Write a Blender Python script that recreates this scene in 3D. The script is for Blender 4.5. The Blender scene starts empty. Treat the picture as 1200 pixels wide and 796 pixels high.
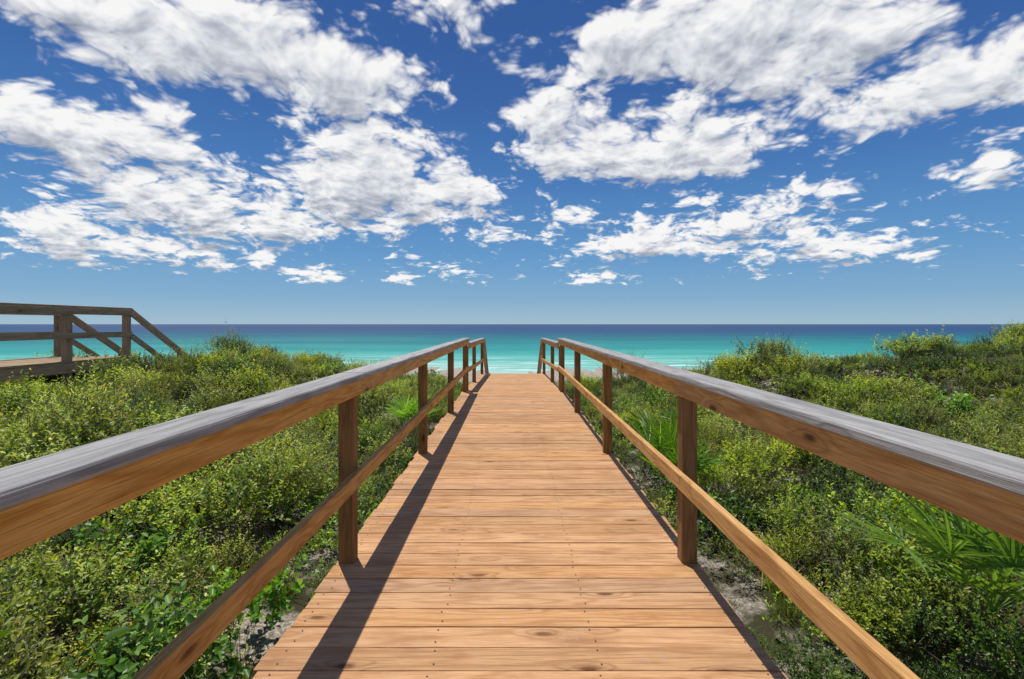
import bpy, math, random
import numpy as np
from mathutils import Vector, noise as mnoise
random.seed(7); rng=np.random.default_rng(11)
scene=bpy.context.scene
COL=scene.collection
PXF=575.0; CAMZ=1.4
# ------------------------------------------------------------------ helpers
def new_obj(name,mesh,parent=None):
    o=bpy.data.objects.new(name,mesh); COL.objects.link(o)
    if parent: o.parent=parent
    return o
def empty(name,loc=(0,0,0)):
    o=bpy.data.objects.new(name,None); COL.objects.link(o); o.location=loc; o.empty_display_size=.2
    return o
class NT:
    def __init__(s,tree): s.t=tree; s.n=tree.nodes; s.l=tree.links
    def node(s,typ,**kw):
        n=s.n.new(typ)
        for k,v in kw.items(): setattr(n,k,v)
        return n
    def put(s,sock,v):
        if isinstance(v,bpy.types.NodeSocket): s.l.new(v,sock)
        elif v is not None: sock.default_value=v
    def math(s,op,a,b=None,c=None,clamp=False):
        n=s.n.new('ShaderNodeMath'); n.operation=op; n.use_clamp=clamp
        s.put(n.inputs[0],a)
        if b is not None: s.put(n.inputs[1],b)
        if c is not None: s.put(n.inputs[2],c)
        return n.outputs[0]
    def vmath(s,op,a,b=None,out=0):
        n=s.n.new('ShaderNodeVectorMath'); n.operation=op
        s.put(n.inputs[0],a)
        if b is not None:
            s.put(n.inputs[3] if op=='SCALE' else n.inputs[1],b)
        return n.outputs[out]
    def comb(s,x,y,z):
        n=s.n.new('ShaderNodeCombineXYZ'); s.put(n.inputs[0],x); s.put(n.inputs[1],y); s.put(n.inputs[2],z); return n.outputs[0]
    def sep(s,v):
        n=s.n.new('ShaderNodeSeparateXYZ'); s.put(n.inputs[0],v); return n.outputs
    def noise(s,vec,scale,detail=2,rough=.5,dist=0.,out=0,dim='3D'):
        n=s.n.new('ShaderNodeTexNoise'); n.noise_dimensions=dim; s.put(n.inputs['Vector'],vec); n.inputs['Scale'].default_value=scale
        s.put(n.inputs['Detail'],detail); n.inputs['Roughness'].default_value=rough; n.inputs['Distortion'].default_value=dist
        return n.outputs[out]
    def ramp(s,fac,stops,interp='LINEAR'):
        n=s.n.new('ShaderNodeValToRGB'); s.put(n.inputs[0],fac); cr=n.color_ramp; cr.interpolation=interp
        while len(cr.elements)<len(stops): cr.elements.new(.5)
        for e,(p,c) in zip(cr.elements,stops):
            e.position=p; e.color=(c[0],c[1],c[2],1) if not isinstance(c,(int,float)) else (c,c,c,1)
        return n.outputs[0]
    def mix(s,fac,a,b,blend='MIX'):
        n=s.n.new('ShaderNodeMix'); n.data_type='RGBA'; n.blend_type=blend
        s.put(n.inputs[0],fac)
        for sk,v in ((n.inputs[6],a),(n.inputs[7],b)):
            if isinstance(v,tuple) and len(v)==3: v=(*v,1)
            s.put(sk,v)
        return n.outputs[2]
    def mapr(s,v,a,b,c=0.,d=1.,smooth=False):
        n=s.n.new('ShaderNodeMapRange'); n.interpolation_type='SMOOTHSTEP' if smooth else 'LINEAR'
        s.put(n.inputs[0],v); n.inputs[1].default_value=a; n.inputs[2].default_value=b
        n.inputs[3].default_value=c; n.inputs[4].default_value=d; return n.outputs[0]
def new_mat(name):
    m=bpy.data.materials.new(name); m.use_nodes=True; nt=NT(m.node_tree); nt.n.clear()
    out=nt.node('ShaderNodeOutputMaterial'); return m,nt,out
def attr(nt,name):
    a=nt.node('ShaderNodeAttribute'); a.attribute_name=name; return a.outputs['Fac']
# ------------------------------------------------------------------ materials
def wood_mat(name,dark,mid,light,knotc,rough=.75,knots=1.0,gray=0.0,contrast=1.0,spec=.15,tonev=.22,satv=.12,stain=0.):
    m,nt,out=new_mat(name)
    uv=nt.node('ShaderNodeUVMap').outputs[0]
    r=attr(nt,'rnd')
    s=nt.sep(uv); u,v=s[0],s[1]
    off=nt.math('MULTIPLY',r,37.0)
    kv=nt.comb(nt.math('MULTIPLY',u,2.6),nt.math('MULTIPLY',v,7.5),off)
    vo=nt.node('ShaderNodeTexVoronoi'); vo.feature='F1'; nt.put(vo.inputs['Vector'],kv); vo.inputs['Scale'].default_value=1.0
    vo.inputs['Randomness'].default_value=1.0
    kd=vo.outputs['Distance']
    sel=nt.math('GREATER_THAN',nt.sep(vo.outputs['Color'])[0],1-.60*knots)
    near=nt.math('MULTIPLY',nt.mapr(kd,.0,.45,1,0,True),sel)
    core=nt.math('MULTIPLY',nt.mapr(kd,.06,.15,1,0,True),sel)
    base=nt.noise(nt.comb(nt.math('MULTIPLY',u,.8),nt.math('MULTIPLY',v,9.0),off),1.0,2,.45)
    g=nt.math('ADD',nt.math('MULTIPLY',base,46.0),nt.math('MULTIPLY',near,12.0))
    ring=nt.math('MULTIPLY_ADD',nt.math('SINE',g),.5,.5)
    ring=nt.math('POWER',ring,2.6)
    fine=nt.noise(nt.comb(nt.math('MULTIPLY',u,6.0),nt.math('MULTIPLY',v,240.0),off),1.0,3,.6)
    blot=nt.noise(nt.comb(nt.math('MULTIPLY',u,2.3),nt.math('MULTIPLY',v,9.0),nt.math('ADD',off,9.1)),1.0,4,.65)
    c=nt.mix(nt.math('MULTIPLY',ring,.80*contrast),light,mid)
    c=nt.mix(nt.mapr(fine,.43,.75,0,.75*contrast),c,dark)
    c=nt.mix(nt.mapr(blot,.42,.72,0,.6*contrast),c,mid)
    c=nt.mix(nt.mapr(blot,.55,.78,0,.6*contrast),c,dark)
    c=nt.mix(nt.math('MULTIPLY',core,.85),c,knotc)
    c=nt.mix(nt.math('MULTIPLY',near,.28),c,knotc)
    if stain:
        pos=nt.node('ShaderNodeNewGeometry').outputs['Position']
        st1=nt.noise(pos,1.3,5,.65); st2=nt.noise(pos,9.,4,.7)
        c=nt.mix(nt.mapr(st1,.48,.70,0,stain),c,tuple(x*.68 for x in mid))
        c=nt.mix(nt.mapr(st2,.58,.74,0,stain),c,(.46,.34,.24))
    tone=nt.math('MULTIPLY_ADD',nt.math('FRACT',nt.math('MULTIPLY',r,7.31)),tonev,1.0-tonev*.5)
    c=nt.mix(1.0,c,nt.comb(tone,tone,tone),'MULTIPLY')
    hs=nt.node('ShaderNodeHueSaturation'); nt.put(hs.inputs['Color'],c)
    nt.put(hs.inputs['Saturation'],nt.math('MULTIPLY_ADD',nt.math('FRACT',nt.math('MULTIPLY',r,3.77)),satv,1.0-satv*.5-gray))
    p=nt.node('ShaderNodeBsdfPrincipled'); nt.put(p.inputs['Base Color'],hs.outputs[0])
    nt.put(p.inputs['Roughness'],nt.math('MULTIPLY_ADD',fine,.25,rough-.12)); p.inputs['Specular IOR Level'].default_value=spec
    b=nt.node('ShaderNodeBump'); b.inputs['Strength'].default_value=.7; b.inputs['Distance'].default_value=.004
    nt.put(b.inputs['Height'],nt.math('ADD',nt.math('MULTIPLY',fine,-.9),nt.math('MULTIPLY',ring,-.5)))
    nt.l.new(b.outputs[0],p.inputs['Normal']); nt.l.new(p.outputs[0],out.inputs[0]); return m
M_deck=wood_mat('deck_wood',(.25,.110,.046),(.43,.220,.100),(.62,.365,.185),(.12,.045,.018),stain=.45)
M_rail=wood_mat('rail_wood',(.22,.092,.024),(.49,.240,.068),(.70,.400,.135),(.08,.03,.012),knots=.9)
M_post=wood_mat('post_wood',(.075,.038,.014),(.20,.104,.038),(.33,.180,.068),(.04,.016,.006),knots=.6)
M_cap=wood_mat('weathered_cap_wood',(.13,.127,.122),(.24,.235,.228),(.41,.40,.39),(.09,.09,.09),gray=.1,knots=.15,contrast=.9,rough=.85)
M_old=wood_mat('weathered_old_wood',(.14,.088,.050),(.27,.185,.11),(.41,.30,.19),(.08,.05,.03),gray=.0)
def simple_mat(name,col,rough=.6,metal=0):
    m,nt,out=new_mat(name); p=nt.node('ShaderNodeBsdfPrincipled')
    g=nt.node('ShaderNodeNewGeometry')
    n=nt.noise(g.outputs['Position'],60.,1,.6)
    c=nt.mix(n,tuple(x*.7 for x in col),tuple(x*1.25 for x in col)); nt.put(p.inputs['Base Color'],c)
    p.inputs['Roughness'].default_value=rough; p.inputs['Metallic'].default_value=metal
    nt.l.new(p.outputs[0],out.inputs[0]); return m
M_screw=simple_mat('screw_metal',(.10,.07,.05),.5,.6)
def leaf_mat(name,stops,hue=.03,trans=.36):
    m,nt,out=new_mat(name)
    r=attr(nt,'rnd'); oi=nt.node('ShaderNodeObjectInfo').outputs['Random']
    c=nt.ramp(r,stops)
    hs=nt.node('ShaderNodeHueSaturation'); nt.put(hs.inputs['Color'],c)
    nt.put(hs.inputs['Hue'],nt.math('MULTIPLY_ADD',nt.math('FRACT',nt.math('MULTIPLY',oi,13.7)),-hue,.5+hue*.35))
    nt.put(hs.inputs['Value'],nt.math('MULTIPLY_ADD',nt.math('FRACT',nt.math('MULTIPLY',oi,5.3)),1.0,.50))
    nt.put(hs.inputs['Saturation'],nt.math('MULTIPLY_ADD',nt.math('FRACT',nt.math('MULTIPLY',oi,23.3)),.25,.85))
    p=nt.node('ShaderNodeBsdfPrincipled'); nt.put(p.inputs['Base Color'],hs.outputs[0]); p.inputs['Roughness'].default_value=.40
    p.inputs['Specular IOR Level'].default_value=.35
    t=nt.node('ShaderNodeBsdfTranslucent'); nt.put(t.inputs['Color'],nt.mix(1.0,hs.outputs[0],(1.8,1.7,.6),'MULTIPLY'))
    mx=nt.node('ShaderNodeMixShader'); mx.inputs[0].default_value=trans
    nt.l.new(p.outputs[0],mx.inputs[1]); nt.l.new(t.outputs[0],mx.inputs[2]); nt.l.new(mx.outputs[0],out.inputs[0]); return m
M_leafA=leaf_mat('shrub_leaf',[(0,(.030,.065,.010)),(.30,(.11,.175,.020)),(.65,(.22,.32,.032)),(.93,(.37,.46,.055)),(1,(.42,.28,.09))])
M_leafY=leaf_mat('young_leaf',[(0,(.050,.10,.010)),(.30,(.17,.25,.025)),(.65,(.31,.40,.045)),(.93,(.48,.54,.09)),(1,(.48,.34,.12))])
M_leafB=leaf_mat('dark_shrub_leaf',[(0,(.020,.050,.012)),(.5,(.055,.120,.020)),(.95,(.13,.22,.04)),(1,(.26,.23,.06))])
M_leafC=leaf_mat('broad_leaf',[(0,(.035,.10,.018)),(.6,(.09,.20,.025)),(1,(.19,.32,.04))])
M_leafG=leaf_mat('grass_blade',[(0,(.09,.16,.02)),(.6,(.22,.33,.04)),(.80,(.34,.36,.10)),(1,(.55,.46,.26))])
M_palm=leaf_mat('palmetto_leaf',[(0,(.09,.22,.03)),(.6,(.18,.35,.045)),(1,(.31,.48,.08))],hue=.01,trans=.40)
M_twig=simple_mat('twig_bark',(.25,.20,.15),.85)
# ------------------------------------------------------------------ beams
class Beams:
    def __init__(s): s.v=[];s.f=[];s.uv=[];s.r=[]
    def add(s,p0,p1,w,h,up=(0,0,1),ch=.004,rnd=None,warp=0.):
        """w = size along side axis, h = size along up axis, p0/p1 = centre line"""
        p0=Vector(p0);p1=Vector(p1);d=(p1-p0);L=d.length;d.normalize()
        up=Vector(up); side=d.cross(up).normalized(); upv=side.cross(d).normalized()
        a=w/2;b=h/2;c=ch
        prof=[(-a+c,-b),(a-c,-b),(a,-b+c),(a,b-c),(a-c*.3,b-c*.3),(a-c,b),(-a+c,b),(-a+c*.3,b-c*.3),(-a,b-c),(-a,-b+c)]
        n=len(prof); i0=len(s.v); rnd=random.random() if rnd is None else rnd
        per=[0]
        for k in range(n):
            q0=prof[k];q1=prof[(k+1)%n]; per.append(per[-1]+math.hypot(q1[0]-q0[0],q1[1]-q0[1]))
        ph=random.uniform(-5,5); uo=random.uniform(-50,50); vo=random.uniform(-50,50)
        segs=1 if warp==0 else max(1,int(L/.5))
        for sidx in range(segs+1):
            t=sidx/segs
            wv=upv*(warp*math.sin(t*4+ph)) if warp else Vector((0,0,0))
            base=p0+d*L*t+wv
            for x,z in prof: s.v.append(tuple(base+side*x+upv*z))
        for sidx in range(segs):
            r0=i0+sidx*n;r1=r0+n
            for k in range(n):
                k2=(k+1)%n
                s.f.append((r0+k,r0+k2,r1+k2,r1+k))
                u0=L*sidx/segs+uo;u1=L*(sidx+1)/segs+uo
                s.uv+= [(u0,per[k]+vo),(u0,per[k+1]+vo),(u1,per[k+1]+vo),(u1,per[k]+vo)]; s.r.append(rnd)
        s.f.append(tuple(i0+k for k in reversed(range(n)))); s.uv+=[(prof[k][0]*.25+uo,prof[k][1]+vo) for k in reversed(range(n))]; s.r.append(rnd)
        e=i0+segs*n
        s.f.append(tuple(e+k for k in range(n))); s.uv+=[(prof[k][0]*.25+uo,prof[k][1]+vo) for k in range(n)]; s.r.append(rnd)
    def build(s,name,mat,parent=None):
        me=bpy.data.meshes.new(name); me.from_pydata(s.v,[],s.f)
        l=me.uv_layers.new(name='UVMap'); l.data.foreach_set('uv',np.array(s.uv,dtype=np.float32).ravel())
        a=me.attributes.new('rnd','FLOAT','FACE'); a.data.foreach_set('value',np.array(s.r,dtype=np.float32))
        me.materials.append(mat); me.validate(); return new_obj(name,me,parent)
# ------------------------------------------------------------------ boardwalk
XL,XR=-1.035,1.095      # deck edges
PL,PR=-0.927,0.994      # inner faces of posts
Y1=10.25; Y2=16.0; DROP=.22
def deckz(y): return 0 if y<Y1 else -DROP*(y-Y1)/(Y2-Y1)
bw=empty('boardwalk')
B=Beams()
y=-1.5; bwid=.140; gap=.0035
while y<Y2:
    e1=random.uniform(-.016,.016);e2=random.uniform(-.016,.016)
    z=deckz(y+.07)-.019+random.uniform(-.0018,.0018); sk=random.uniform(-.0015,.0015)
    B.add((XL+e1,y+bwid/2+sk,z),(XR+e2,y+bwid/2-sk,z),bwid,.038,ch=.0035,warp=.0012)
    y+=bwid+gap+random.uniform(0,.0035)
B.build('deck_planks',M_deck,bw)
J=Beams()
for x in (-.97,-.33,.36,1.03):
    J.add((x,-1.5,-.04-.092),(x,Y1,-.04-.092),.038,.18)
    J.add((x,Y1+.01,-.04-.092),(x,Y2,-.04-.092-DROP),.038,.18)
J.build('joists',M_post,bw)
sv=[];sf=[]
def disc(x,y,z,r):
    i=len(sv); n=8
    for k in range(n): sv.append((x+r*math.cos(k*math.tau/n),y+r*math.sin(k*math.tau/n),z))
    sf.append(tuple(range(i,i+n)))
y=-1.5
rs=random.Random(3)
while y<9:
    for x in (-.965,-.33,.36,1.03):
        for dy in (.03,.11): disc(x+rs.uniform(-.012,.012),y+dy+rs.uniform(-.006,.006),.0035,.0042)
    y+=.1453
me=bpy.data.meshes.new('screws'); me.from_pydata(sv,[],sf); me.materials.append(M_screw); new_obj('screws',me,bw)
T=Beams(); yy=Y2+.02; zz=-DROP-.17
for i in range(26):
    T.add((XL,yy+.07,zz-.019),(XR,yy+.07,zz-.019),.14,.038); T.add((XL,yy+.215,zz-.019),(XR,yy+.215,zz-.019),.14,.038)
    yy+=.30; zz-=.17
for x in (XL+.06,XR-.06): T.add((x,Y2,-DROP-.3),(x,yy,zz-.2),.04,.28)
T.build('stair_treads',M_deck,bw)
def railing(side):
    e=empty('wooden_railing')
    pin=PL if side<0 else PR
    P=Beams();R=Beams();C=Beams()
    pc=pin+side*.0445
    posts=[-2.015,.425,2.865+.0445,5.305+.0445,7.745+.0445,10.15]
    for yv in posts: P.add((pc,yv,-.75),(pc,yv,1.077),.089,.089,up=(0,1,0),ch=.005)
    for yv in (10.42,12.6,15.9):
        dz=deckz(yv); t=(yv-10.4)/5.6
        P.add((pc,yv,-1.2+dz),(pc,yv,.97-.055*t-.045),.089,.089,up=(0,1,0),ch=.005)
    rx=pin-side*.019
    splits=[-2.2,2.9,7.80,10.20]
    for a,b in zip(splits[:-1],splits[1:]):
        R.add((rx,a+.002,1.0325),(rx,b-.002,1.0325),.038,.089,ch=.004)
        C.add((pin+side*.018,a+.002,1.096),(pin+side*.018,b-.002,1.096),.150,.038,ch=.009,warp=.0015)
    for a,b in ((-2.2,5.34),(5.34,10.20)):
        R.add((rx,a+.002,.495),(rx,b-.002,.495),.038,.089,ch=.004)
    R.add((rx,10.35,.925),(rx,16.0,.865),.038,.089); R.add((rx,10.35,.44),(rx,16.0,.25),.038,.089)
    C.add((pin+side*.018,10.35,.99),(pin+side*.018,16.05,.93),.150,.038,ch=.007)
    for yv in (18.4,20.9,23.4):
        zb=-DROP-.17-(yv-Y2)*.567; P.add((pc,yv,zb-.5),(pc,yv,zb+.95),.089,.089,up=(0,1,0))
    C.add((pin+side*.018,16.1,.90),(pin+side*.018,23.6,.90-7.5*.567),.14,.038)
    R.add((rx,16.1,.35),(rx,23.6,.35-7.5*.567),.038,.089)
    P.build('posts',M_post,e); R.build('rails',M_rail,e); C.build('cap_rail',M_cap,e)
railing(-1); railing(1)
# ------------------------------------------------------------------ neighbouring boardwalk with stairs
st=empty('wooden_staircase')
P=Beams();D=Beams()
XA,XB=-8.8,-10.35; DZ=.67; TOP=1.77; YE=11.2
y=3.0
while y<YE: D.add((XB-.08,y,DZ-.019),(XA+.08,y,DZ-.019),.14,.038); y+=.145
for x in (XA,XB): D.add((x+.05,2.9,DZ-.14),(x+.05,YE+.05,DZ-.14),.04,.2)
for x in (XA,XB):
    for yv in (3.7,5.2,6.7,8.2,9.7,11.2): P.add((x,yv,-1.0),(x,yv,TOP-.04),.12,.12,up=(0,1,0))
    P.add((x,3.0,TOP-.02),(x,YE+.08,TOP-.02),.15,.04,ch=.006)
    P.add((x+.08,3.0,TOP-.11),(x+.08,YE+.05,TOP-.11),.038,.13)
    P.add((x+.08,3.0,DZ+.5),(x+.08,YE+.05,DZ+.5),.038,.12)
    P.add((x,YE+.08,TOP-.03),(x,YE+4.2,TOP-.03-4.12*.6),.14,.04)
    P.add((x+.08,YE+.06,TOP-.13),(x+.08,YE+4.2,TOP-.13-4.12*.6),.038,.13)
    P.add((x+.08,YE+.06,DZ+.45),(x+.08,YE+4.2,DZ+.45-4.12*.6),.038,.12)
    P.add((x+.03,YE+.04,DZ-.14),(x+.03,YE+4.2,DZ-.14-4.12*.6),.045,.28)
    for yv in (13.0,15.1): P.add((x,yv,-3.5),(x,yv,TOP-.06-(yv-YE-.08)*.6),.10,.10,up=(0,1,0))
for i in range(14): D.add((XB,YE+.16+i*.29,DZ-.17*(i+1)),(XA,YE+.16+i*.29,DZ-.17*(i+1)),.27,.04)
P.build('railing_frame',M_old,st); D.build('deck_and_treads',M_old,st)
# ------------------------------------------------------------------ ground
def sm(x,a,b):
    t=min(1,max(0,(x-a)/(b-a))); return t*t*(3-2*t)
def gs(x,y,cx,cy,rx,ry): return math.exp(-((x-cx)/rx)**2-((y-cy)/ry)**2)
def ground(x,y):
    z=-.66+.24*sm(abs(x),1.6,5)
    n=mnoise.noise(Vector((x*.38,y*.38,1.7)))*.36+mnoise.noise(Vector((x*.9,y*.9,4.2)))*.18
    z+=n*sm(abs(x),.9,3)
    z+=.58*gs(x,y,-5.3,11,2.3,3.0)+.25*gs(x,y,-8.5,12,3,3)+.72*gs(x,y,6.0,11.5,1.2,2.2)+.95*gs(x,y,13.5,13,2.6,3)+.45*gs(x,y,10,14,2,2)-.35*gs(x,y,8.6,11,1.6,3)-.30*gs(x,y,3.6,11,1.5,4)
    z+=-5.5*sm(y,12.5,38)-.35*sm(y,40,68)
    if y>68: z-= 3*sm(y,68,160)
    return z
def axis(lim,near,step):
    a=[0.]; s=step
    while a[-1]<lim:
        if a[-1]>near: s*=1.18
        a.append(a[-1]+s)
    return a
ax=axis(30000,18,.3); xs=[-v for v in reversed(ax[1:])]+ax
ayp=axis(30000,46,.35); ayn=axis(6000,4,.4); ys=[-v for v in reversed(ayn[1:])]+ayp
vs=[(x,yv,ground(x,yv)) for yv in ys for x in xs]; nx=len(xs)
fs=[(j*nx+i,j*nx+i+1,(j+1)*nx+i+1,(j+1)*nx+i) for j in range(len(ys)-1) for i in range(nx-1)]
me=bpy.data.meshes.new('ground'); me.from_pydata(vs,[],fs); me.polygons.foreach_set('use_smooth',[True]*len(fs))
m,nt,out=new_mat('dune_sand')
pos=nt.node('ShaderNodeNewGeometry').outputs['Position']
n1=nt.noise(pos,2.2,4,.6); n2=nt.noise(pos,45.,4,.7); n3=nt.noise(pos,160.,2,.6)
c=nt.mix(n3,(.45,.40,.34),(.64,.59,.52))
c=nt.mix(nt.mapr(n2,.38,.56,0,.8),c,(.13,.10,.065))
py=nt.sep(pos)[1]
c=nt.mix(nt.math('MULTIPLY',nt.mapr(n1,.40,.54),nt.mapr(py,26,40,1,0)),c,(.055,.050,.026))
p=nt.node('ShaderNodeBsdfPrincipled'); nt.put(p.inputs['Base Color'],c); p.inputs['Roughness'].default_value=.95; p.inputs['Specular IOR Level'].default_value=.1
b=nt.node('ShaderNodeBump'); b.inputs['Strength'].default_value=.8; b.inputs['Distance'].default_value=.03; nt.put(b.inputs['Height'],n2)
nt.l.new(b.outputs[0],p.inputs['Normal']); nt.l.new(p.outputs[0],out.inputs[0])
me.materials.append(m); new_obj('ground',me)
# ------------------------------------------------------------------ sea
SEA=CAMZ-8.0
me=bpy.data.meshes.new('sea'); me.from_pydata([(-60000,62,SEA),(60000,62,SEA),(60000,60000,SEA),(-60000,60000,SEA)],[],[(0,1,2,3)])
m,nt,out=new_mat('sea_water')
pos=nt.node('ShaderNodeNewGeometry').outputs['Position']; s=nt.sep(pos)
t=nt.math('DIVIDE',70.,s[1])
lg=nt.math('LOGARITHM',s[1],2.0)
xo=nt.math('DIVIDE',s[0],s[1])
warp=nt.noise(nt.comb(nt.math('MULTIPLY',s[0],.008),nt.math('MULTIPLY',s[1],.02),0.),1.,3,.6)
patch=nt.noise(nt.comb(nt.math('MULTIPLY',xo,1.6),nt.math('MULTIPLY',lg,5.0),3.),1.,3,.55)
t2=nt.math('ADD',t,nt.math('MULTIPLY',nt.math('SUBTRACT',warp,.5),nt.math('MULTIPLY',t,.45)))
t2=nt.math('ADD',t2,nt.math('MULTIPLY',nt.math('SUBTRACT',patch,.5),nt.math('MULTIPLY',t,.95)))
c=nt.ramp(t2,[(0,(.035,.075,.18)),(.06,(.018,.060,.155)),(.13,(.008,.072,.165)),(.20,(.005,.115,.175)),(.32,(.006,.20,.21)),(.48,(.020,.30,.27)),(.62,(.11,.43,.355)),(.80,(.30,.55,.45)),(1,(.46,.58,.48))])
fo=nt.noise(nt.comb(nt.math('MULTIPLY',s[0],.05),nt.math('MULTIPLY',s[1],.32),7.),1.,5,.65)
foam=nt.math('MULTIPLY',nt.mapr(fo,.55,.61,0,1),nt.mapr(s[1],88,130,1,0))
c=nt.mix(foam,c,(.78,.82,.80))
wv=nt.noise(nt.comb(nt.math('MULTIPLY',s[0],.25),nt.math('MULTIPLY',s[1],.7),0.),1.,4,.65)
rip=nt.noise(nt.comb(nt.math('MULTIPLY',xo,26.),nt.math('MULTIPLY',lg,80.0),3.),1.,4,.7)
c=nt.mix(nt.mapr(rip,.4,.68,0,.85),c,nt.mix(1.,c,(.42,.66,.80),'MULTIPLY'))
d=nt.node('ShaderNodeBsdfDiffuse'); nt.put(d.inputs[0],c)
gl=nt.node('ShaderNodeBsdfGlossy'); gl.inputs['Roughness'].default_value=.35
b=nt.node('ShaderNodeBump'); b.inputs['Strength'].default_value=.6; b.inputs['Distance'].default_value=.5; nt.put(b.inputs['Height'],wv)
nt.l.new(b.outputs[0],gl.inputs['Normal']); nt.l.new(b.outputs[0],d.inputs['Normal'])
mx=nt.node('ShaderNodeMixShader'); mx.inputs[0].default_value=.10
nt.l.new(d.outputs[0],mx.inputs[1]); nt.l.new(gl.outputs[0],mx.inputs[2]); nt.l.new(mx.outputs[0],out.inputs[0])
me.materials.append(m); new_obj('sea',me)
# ------------------------------------------------------------------ foliage meshes
def norm(a): return a/np.maximum(1e-9,np.linalg.norm(a,axis=-1,keepdims=True))
def leaves_mesh(name,P,Dir,Nrm,L,W,mats,rnd,twigs=None,twr=.0025,fold=.25):
    n=len(P); Dir=norm(Dir); side=norm(np.cross(Dir,Nrm)); up=np.cross(side,Dir)
    L=L[:,None];W=W[:,None]
    def pt(t,w,u): return P+Dir*L*t+side*W*w+up*W*u
    V=np.stack([pt(0,0,0),pt(.35,-.5,fold),pt(.72,-.38,fold*.8),pt(1,0,-.15),pt(.72,.38,fold*.8),pt(.35,.5,fold)],1).reshape(-1,3)
    base=(np.arange(n)*6)[:,None]
    F=np.concatenate([base+np.array([[0,1,2,3]]),base+np.array([[0,3,4,5]])],1).reshape(-1,4)
    R=np.repeat(rnd,2); MI=np.zeros(len(F),dtype=np.int32)
    if twigs is not None and len(twigs[0]):
        A,Bp=twigs; k=len(A); d=norm(Bp-A); s1=norm(np.cross(d,np.array([.3,.9,.1]))); s2=np.cross(d,s1)
        tv=[]
        for q,rr in ((A,twr),(Bp,twr*.5)):
            for a in (0,2.094,4.189): tv.append(q+(s1*math.cos(a)+s2*math.sin(a))*rr)
        TV=np.stack(tv,1).reshape(-1,3); b0=len(V)+(np.arange(k)*6)[:,None]
        TF=np.concatenate([b0+np.array([[0,1,4,3]]),b0+np.array([[1,2,5,4]]),b0+np.array([[2,0,3,5]])],1).reshape(-1,4)
        V=np.concatenate([V,TV]);F=np.concatenate([F,TF]);R=np.concatenate([R,np.full(len(TF),.5)]);MI=np.concatenate([MI,np.ones(len(TF),dtype=np.int32)])
    me=bpy.data.meshes.new(name); me.vertices.add(len(V)); me.vertices.foreach_set('co',V.astype(np.float32).ravel())
    me.loops.add(len(F)*4); me.loops.foreach_set('vertex_index',F.astype(np.int32).ravel())
    me.polygons.add(len(F)); me.polygons.foreach_set('loop_start',(np.arange(len(F))*4).astype(np.int32))
    me.update(calc_edges=True)
    a=me.attributes.new('rnd','FLOAT','FACE'); a.data.foreach_set('value',R.astype(np.float32))
    me.polygons.foreach_set('material_index',MI)
    for mm in mats: me.materials.append(mm)
    return me
def shrub(name,mat,shoots,per,rad,hgt,ll,lw,sl,spread=.7,seed=0):
    g=np.random.default_rng(seed)
    nl=5; lobes=np.stack([g.normal(0,rad*.38,nl),g.normal(0,rad*.38,nl),g.uniform(.45,1.,nl)*hgt],1)
    li=g.integers(0,nl,shoots)
    u=norm(g.normal(0,1,(shoots,3))); u[:,2]=np.abs(u[:,2])
    rr=g.uniform(.25,1,shoots)[:,None]**.5
    C=lobes[li]*np.array([1,1,.62]); O=C+u*rr*np.array([rad*.5,rad*.5,hgt*.36]); O[:,2]=np.maximum(O[:,2],.02)
    D=norm(u*spread+np.array([0,0,.75])+g.normal(0,.28,(shoots,3)))
    Ls=g.uniform(.5,1.25,shoots)*sl
    tip=O+D*Ls[:,None]
    t=np.tile(np.linspace(.08,1,per),(shoots,1))+g.normal(0,.02,(shoots,per))
    P=O[:,None]+D[:,None]*(Ls[:,None]*t)[...,None]
    bend=g.normal(0,.08,(shoots,1,3))*(t[...,None]**2)*Ls[:,None,None]*3; P=P+bend
    ang=np.arange(per)[None]*2.4+g.uniform(0,6.28,(shoots,1))
    s1=norm(np.cross(D,np.array([.2,.3,.93])+g.normal(0,.05,(shoots,3)))); s2=np.cross(D,s1)
    out=s1[:,None]*np.cos(ang)[...,None]+s2[:,None]*np.sin(ang)[...,None]
    LD=norm(out*.9+D[:,None]*.65+g.normal(0,.2,out.shape))
    N=norm(D[:,None]*.8-out*.3+np.array([0,0,.6])+g.normal(0,.3,out.shape))
    P=P.reshape(-1,3);LD=LD.reshape(-1,3);N=N.reshape(-1,3); n=len(P)
    L=g.uniform(.65,1.25,n)*ll; W=g.uniform(.8,1.2,n)*lw
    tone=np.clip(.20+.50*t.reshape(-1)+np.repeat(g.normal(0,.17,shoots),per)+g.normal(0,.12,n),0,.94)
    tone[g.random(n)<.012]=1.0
    A=O*np.array([.25,.25,0]); A2=O
    k=6; dt=norm(g.normal(0,.6,(k,3))+np.array([0,0,1.])); ob=O[:k]
    tw=(np.concatenate([A2,A[::5],ob]),np.concatenate([tip,A2[::5],ob+dt*sl*1.3]))
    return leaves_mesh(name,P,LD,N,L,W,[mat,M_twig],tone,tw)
def grass(name,seed,blades=90,h=.42):
    g=np.random.default_rng(seed); n=blades
    P=np.stack([g.normal(0,.05,n),g.normal(0,.05,n),np.zeros(n)],1)
    D=norm(np.stack([g.normal(0,.4,n),g.normal(0,.4,n),np.ones(n)],1)); N=norm(np.stack([g.normal(0,1,n),g.normal(0,1,n),np.full(n,.3)],1))
    return leaves_mesh(name,P,D,N,g.uniform(.4,1.1,n)*h,g.uniform(.005,.009,n),[M_leafG,M_twig],g.random(n))
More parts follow.
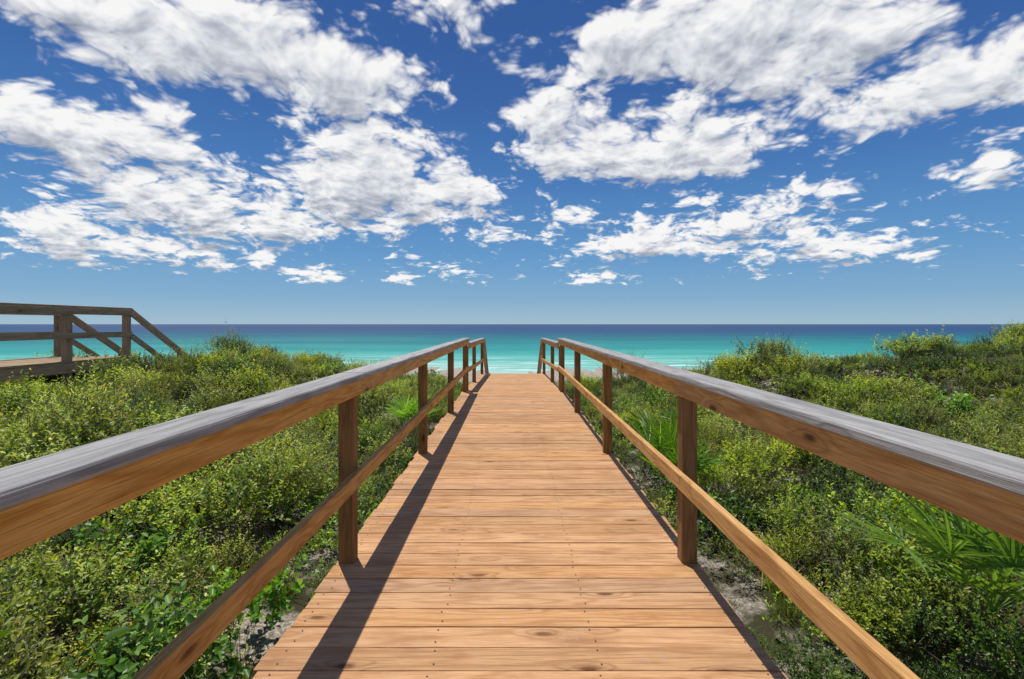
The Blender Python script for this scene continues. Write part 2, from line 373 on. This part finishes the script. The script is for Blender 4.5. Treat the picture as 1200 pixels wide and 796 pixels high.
def palmetto(name,fans,seed,size=.5,loc=(0,0,0)):
    g=np.random.default_rng(seed); V=[];F=[];R=[]
    def strip(pts,ws,sd,upv,r,fold=.35):
        i=len(V)
        for p,w in zip(pts,ws):
            V.append(tuple(p-sd*w+upv*w*fold));V.append(tuple(p));V.append(tuple(p+sd*w+upv*w*fold))
        for k in range(len(pts)-1):
            a=i+k*3
            F.append((a,a+1,a+4,a+3));F.append((a+1,a+2,a+5,a+4));R.extend([r,r])
    for f in range(fans):
        az=f*2.4+g.uniform(-.4,.4); tilt=g.uniform(.15,1.0)
        d=np.array([math.cos(az)*math.sin(tilt),math.sin(az)*math.sin(tilt),math.cos(tilt)])
        pl=size*g.uniform(.5,1.0); hub=d*pl
        sd=np.array([-math.sin(az),math.cos(az),0.]); upv=np.cross(sd,d)
        if upv[2]<0: upv=-upv
        strip([np.zeros(3),d*pl*.5+upv*.01,hub],[.006,.005,.004],sd,upv,.3)
        fd=norm(d+np.array([0,0,-.25])+g.normal(0,.08,3)); up2=norm(np.cross(sd,fd)); up2=up2 if up2[2]>0 else -up2
        nb=21; r0=g.uniform(.1,.8)
        for b in range(nb):
            a=(b/(nb-1)-.5)*math.radians(225)
            bd=norm(fd*math.cos(a)+sd*math.sin(a)+up2*g.uniform(.08,.30)+g.normal(0,.04,3)); bs=norm(np.cross(bd,up2)+g.normal(0,.25,3)); bu=np.cross(bs,bd); bu=bu if bu@up2>0 else -bu
            L=size*g.uniform(.70,.98)*(1-.22*abs(b/(nb-1)-.5)*2)
            droop=g.uniform(.02,.14)*L
            pts=[hub,hub+bd*L*.3,hub+bd*L*.6-np.array([0,0,droop*.35]),hub+bd*L*.85-np.array([0,0,droop*.8]),hub+bd*L-np.array([0,0,droop*1.3])]
            strip(pts,[.003,.011*size*2,.010*size*2,.006*size*2,.0008],bs,bu,float(np.clip(r0+g.normal(0,.2),0,1)),fold=.6)
    me=bpy.data.meshes.new(name); me.from_pydata(V,[],F); a=me.attributes.new('rnd','FLOAT','FACE'); a.data.foreach_set('value',np.array(R,dtype=np.float32))
    me.materials.append(M_palm); o=new_obj(name,me); o.location=loc; return o
kinds={}
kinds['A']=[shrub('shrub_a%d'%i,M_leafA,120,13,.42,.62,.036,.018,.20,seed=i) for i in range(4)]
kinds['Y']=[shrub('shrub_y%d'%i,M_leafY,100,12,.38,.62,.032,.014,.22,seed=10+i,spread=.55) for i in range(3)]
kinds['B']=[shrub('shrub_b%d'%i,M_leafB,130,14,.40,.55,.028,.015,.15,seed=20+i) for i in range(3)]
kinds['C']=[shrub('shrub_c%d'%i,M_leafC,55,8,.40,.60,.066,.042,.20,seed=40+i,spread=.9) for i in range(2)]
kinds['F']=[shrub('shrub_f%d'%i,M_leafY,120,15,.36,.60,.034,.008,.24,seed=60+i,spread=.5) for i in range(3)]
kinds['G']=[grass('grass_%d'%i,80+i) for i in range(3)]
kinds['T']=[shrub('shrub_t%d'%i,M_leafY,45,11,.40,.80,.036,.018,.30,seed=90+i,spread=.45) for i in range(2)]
veg=empty('dune_shrubs')
R=random.Random(5)
def place(k,x,y,s,zoff=0.,sz=1.):
    me=R.choice(kinds[k]); o=bpy.data.objects.new('shrub_part',me); COL.objects.link(o); o.parent=veg
    o.location=(x,y,ground(x,y)-.03+zoff); o.rotation_euler=(R.gauss(0,.1),R.gauss(0,.1),R.uniform(0,6.28)); o.scale=(s,s,s*sz)
cnt=0
def zone(x,y): return mnoise.noise(Vector((x*.7+3,y*.7,9.)))
y=-.6
while y<23:
    step=.31+.019*max(0,y-2)
    lim=min(1.15*max(y,0)+3.5,26)
    x=-lim
    while x<lim:
        px=x+R.uniform(-.5,.5)*step; py_=y+R.uniform(-.5,.5)*step
        x+=step
        ad=abs(px-.03)
        if ad<1.22: continue
        if XB-.1<px<XA+.1 and 2.8<py_<15.5 and R.random()<.75: continue
        z=zone(px,py_); q=mnoise.noise(Vector((px*.9,py_*.9,31.)))
        if ad<2.4 and q>.30:
            if R.random()<.45: place('G',px,py_,R.uniform(.5,.9)); cnt+=1
            continue
        hum=mnoise.noise(Vector((px*.7+8,py_*.7,17.)))
        s=R.uniform(.58,1.14)*(1+.75*hum)
        s*= .60+.40*sm(ad,1.15,2.2)
        if py_>7: s=max(s,.70)
        u=R.random()
        if z>.12: k='B' if u<.72 else ('A' if u<.90 else 'C')
        elif z<-.15: k='F' if u<.35 else ('Y' if u<.75 else ('A' if u<.92 else 'G'))
        else: k='A' if u<.48 else ('T' if u<.58 else ('Y' if u<.70 else ('C' if u<.75 else ('G' if u<.82 else 'B'))))
        if py_>8 and k in 'GT': k='Y'
        if px>9 and py_>9: k='B' if u<.6 else 'A'
        if k=='G': s=R.uniform(.7,1.2)
        place(k,px,py_,s,0,R.uniform(.8,1.15)); cnt+=1
    y+=step
for x,yv in ((-1.75,2.45),(-1.95,2.7),(-1.6,2.9)): place('C',x,yv,.8,.05)
print('shrubs',cnt)
palmetto('saw_palmetto',13,1,.44,(2.30,2.35,.02))
palmetto('saw_palmetto',10,2,.50,(1.75,5.3,-.35))
palmetto('saw_palmetto',9,3,.46,(-1.75,8.2,-.40))
palmetto('saw_palmetto',9,4,.50,(2.1,6.5,-.3))
# ------------------------------------------------------------------ sun + sky
sd=Vector((-.17,.30,1)).normalized()
el=math.asin(sd.z)
L=bpy.data.lights.new('sun','SUN'); L.energy=4.6; L.angle=math.radians(.53); L.color=(1,.955,.87)
lo=bpy.data.objects.new('sun',L); COL.objects.link(lo); lo.rotation_euler=sd.to_track_quat('Z','Y').to_euler(); lo.location=(0,0,30)
blobs=[ # pixel cx,cy,rx,ry,weight -> azimuth/elevation
(150,30,150,42,1),(260,60,150,50,1.1),(330,35,110,40,.9),(410,105,90,42,1.1),(60,10,70,25,.9),
(70,150,100,34,1.),(170,160,90,26,1.),(20,130,50,25,.9),(268,182,18,10,.6),
(430,165,70,30,.9),(450,215,110,40,1.1),(390,235,80,26,1.),(520,225,50,26,.8),(535,165,35,22,.6),(560,190,40,14,.5),
(160,215,70,22,.9),(230,248,100,24,1.),(310,262,70,16,.9),(60,255,80,14,.9),(130,285,90,13,.9),(210,300,50,10,.8),
(520,8,70,18,.9),(600,78,24,14,.7),
(740,40,100,50,1),(860,60,120,55,1.1),(960,50,110,45,1),(820,15,150,35,.9),(1040,25,60,20,.6),
(720,165,110,36,1.1),(820,172,80,38,1.1),(650,130,60,24,.9),(750,195,60,20,.9),(640,190,40,12,.5),
(950,105,80,24,.9),(1050,110,90,30,1),(1100,125,50,14,.8),(1150,60,60,28,1.1),(1180,95,50,26,1.1),
(800,275,90,17,1.),(740,290,60,11,.9),(870,258,60,16,.9),(920,245,30,15,.9),(980,285,60,13,1.),(940,305,70,9,.9),
(1090,198,44,12,.9),(975,220,36,9,.8),(920,190,34,7,.8),(1165,172,36,9,.8),(1170,200,30,8,.6),(1135,264,20,6,.8),
(580,265,28,8,.9),(645,240,18,8,.8),(640,268,18,8,.7),(675,250,26,11,.8),(525,320,28,7,.9),(480,320,30,6,.8),(520,268,14,5,.6),(375,326,30,7,.9),(90,312,30,7,.9),(20,290,40,8,.9),
(700,262,40,6,.6),(430,262,20,6,.6),(690,322,30,5,.8),(1050,290,30,6,.7),(300,300,30,6,.7)]
BL=[]
for cx,cy,rx,ry,w in blobs:
    dx=(cx-600)/PXF; dz=(380-cy)/PXF; h=math.hypot(dx,1)
    BL.append((math.atan2(dx,1),math.atan2(dz,h),rx*1.25/PXF/(1+dx*dx),ry*1.25/PXF/h/(1+(dz/h)**2),w))
def field(a,e):
    s=0
    for a0,e0,ra,re,w in BL: s+= (w*math.exp(-1.10*(((a-a0)/ra)**2+((e-e0)/re)**2)))**3
    return min(1.1,s**(1/3))
NR=18; EMAX=.62; AMAX=.86; NC=32
rowel=[EMAX*((i/(NR-1))**1.25)+.05 for i in range(NR)]
g=bpy.data.node_groups.new('cloud_density','ShaderNodeTree')
g.interface.new_socket('Dir',in_out='INPUT',socket_type='NodeSocketVector')
g.interface.new_socket('Density',in_out='OUTPUT',socket_type='NodeSocketFloat')
nt=NT(g); gi=nt.node('NodeGroupInput'); go=nt.node('NodeGroupOutput')
dv=nt.vmath('NORMALIZE',gi.outputs[0]); s=nt.sep(dv)
zc=nt.math('ADD',nt.math('MAXIMUM',s[2],0.),.27)
q=nt.comb(nt.math('DIVIDE',s[0],zc),nt.math('DIVIDE',s[1],zc),0.)
wn=nt.vmath('SUBTRACT',nt.noise(q,4.,2,.5,out=1,dim='2D'),(.5,.5,.5))
q2=nt.vmath('ADD',q,nt.vmath('SCALE',wn,.14))
f1=nt.noise(q2,4.6,9.,.60,dim='2D')
vo=nt.node('ShaderNodeTexVoronoi'); vo.voronoi_dimensions='2D'; vo.feature='F1'; nt.put(vo.inputs['Vector'],q2)
vo.inputs['Scale'].default_value=10.; vo.inputs['Detail'].default_value=2.; vo.inputs['Roughness'].default_value=.6; vo.inputs['Lacunarity'].default_value=2.3
bil=nt.math('SUBTRACT',.50,vo.outputs['Distance'])
f2=nt.noise(q2,15.,4.,.6,dim='2D')
ws=nt.sep(wn)
az=nt.math('ADD',nt.math('ARCTAN2',s[0],s[1]),nt.math('MULTIPLY',ws[0],.07))
elv=nt.math('ADD',nt.math('ARCSINE',s[2]),nt.math('MULTIPLY',ws[1],.035))
azp=nt.math('SUBTRACT',nt.math('PINGPONG',nt.math('ADD',az,AMAX),2*AMAX),AMAX)
rowf=nt.math('MULTIPLY',nt.math('POWER',nt.math('DIVIDE',nt.math('MAXIMUM',nt.math('SUBTRACT',elv,.05),0.),EMAX),.8),NR-1)
rowf=nt.math('MINIMUM',rowf,float(NR-1))
uL=nt.mapr(azp,-AMAX,0,0,1); uR=nt.mapr(azp,0,AMAX,0,1); isR=nt.math('GREATER_THAN',azp,0.)
total=None
for k in range(NR//3):
    cl=[];cr=[]
    for j in range(NC):
        f=j/(NC-1)
        cl.append((f,tuple(field(-AMAX+AMAX*f,rowel[3*k+i]) for i in range(3))))
        cr.append((f,tuple(field(AMAX*f,rowel[3*k+i]) for i in range(3))))
    col=nt.mix(isR,nt.ramp(uL,cl),nt.ramp(uR,cr))
    tents=[nt.math('MAXIMUM',nt.math('SUBTRACT',1.,nt.math('ABSOLUTE',nt.math('SUBTRACT',rowf,float(3*k+i)))),0.) for i in range(3)]
    dt=nt.vmath('DOT_PRODUCT',col,nt.comb(*tents),out=1)
    total=dt if total is None else nt.math('ADD',total,dt)
den=nt.math('ADD',nt.math('MULTIPLY',total,.90),nt.math('MULTIPLY',nt.math('SUBTRACT',f1,.5),1.50))
den=nt.math('ADD',den,nt.math('MULTIPLY',bil,.42))
low=nt.math('MULTIPLY',nt.mapr(s[2],.05,.10,0,1,True),nt.mapr(s[2],.18,.34,1,0,True))
den=nt.math('ADD',den,nt.math('MULTIPLY',nt.math('MULTIPLY',low,nt.math('SUBTRACT',f2,.37)),.95))
den=nt.math('SUBTRACT',den,.265)
den=nt.math('SUBTRACT',den,nt.mapr(s[2],.03,.08,.5,0.))
nt.l.new(den,go.inputs[0])
w=bpy.data.worlds.new('World'); scene.world=w; w.use_nodes=True
w.cycles.sampling_method='NONE'
nt=NT(w.node_tree); nt.n.clear(); wo=nt.node('ShaderNodeOutputWorld'); bg=nt.node('ShaderNodeBackground')
sky=nt.node('ShaderNodeTexSky'); sky.sky_type='NISHITA'; sky.sun_disc=False; sky.sun_elevation=el; sky.sun_rotation=math.atan2(sd.x,sd.y)
sky.air_density=1.0; sky.dust_density=.0; sky.ozone_density=3.0
tc=nt.node('ShaderNodeTexCoord').outputs['Generated']
def dens(v):
    n=nt.node('ShaderNodeGroup'); n.node_tree=g; nt.put(n.inputs[0],v); return n.outputs[0]
d0=dens(tc); d1=dens(nt.vmath('ADD',tc,(-.008,.0,.028)))
alpha=nt.mapr(d0,-.06,.32,0,1,True)
alpha=nt.math('MULTIPLY',alpha,.97)
sh=nt.math('ADD',nt.math('MULTIPLY',nt.math('SUBTRACT',d0,d1),1.2),nt.math('MULTIPLY_ADD',nt.math('MAXIMUM',d0,0.),-.52,.86))
cc=nt.ramp(sh,[(0,(3.2,3.6,4.3)),(.35,(4.7,5.0,5.7)),(.7,(7.3,7.5,7.9)),(1,(9.6,9.5,9.4))])
zz=nt.sep(nt.vmath('NORMALIZE',tc))[2]
air=nt.ramp(zz,[(0,(.27,.46,.62)),(.05,(.17,.37,.60)),(.14,(.095,.285,.57)),(.28,(.044,.17,.46)),(.42,(.024,.105,.355)),(.60,(.016,.078,.29)),(1,(.02,.10,.36))])
air=nt.vmath('SCALE',air,10.)
base=nt.mix(.85,sky.outputs[0],air)
final=nt.mix(alpha,base,cc)
nt.put(bg.inputs[0],final); bg.inputs[1].default_value=.1; nt.l.new(bg.outputs[0],wo.inputs[0])
# ------------------------------------------------------------------ camera
cam=bpy.data.cameras.new('camera'); co=bpy.data.objects.new('camera',cam); COL.objects.link(co); scene.camera=co
co.location=(0,0,CAMZ); co.rotation_euler=(math.radians(90),0,0); cam.sensor_width=36; cam.lens=36*PXF/1200
cam.shift_y=-18/1200; cam.clip_end=100000; cam.clip_start=.05
scene.view_settings.view_transform='Standard'; scene.view_settings.look='None'; scene.view_settings.exposure=0
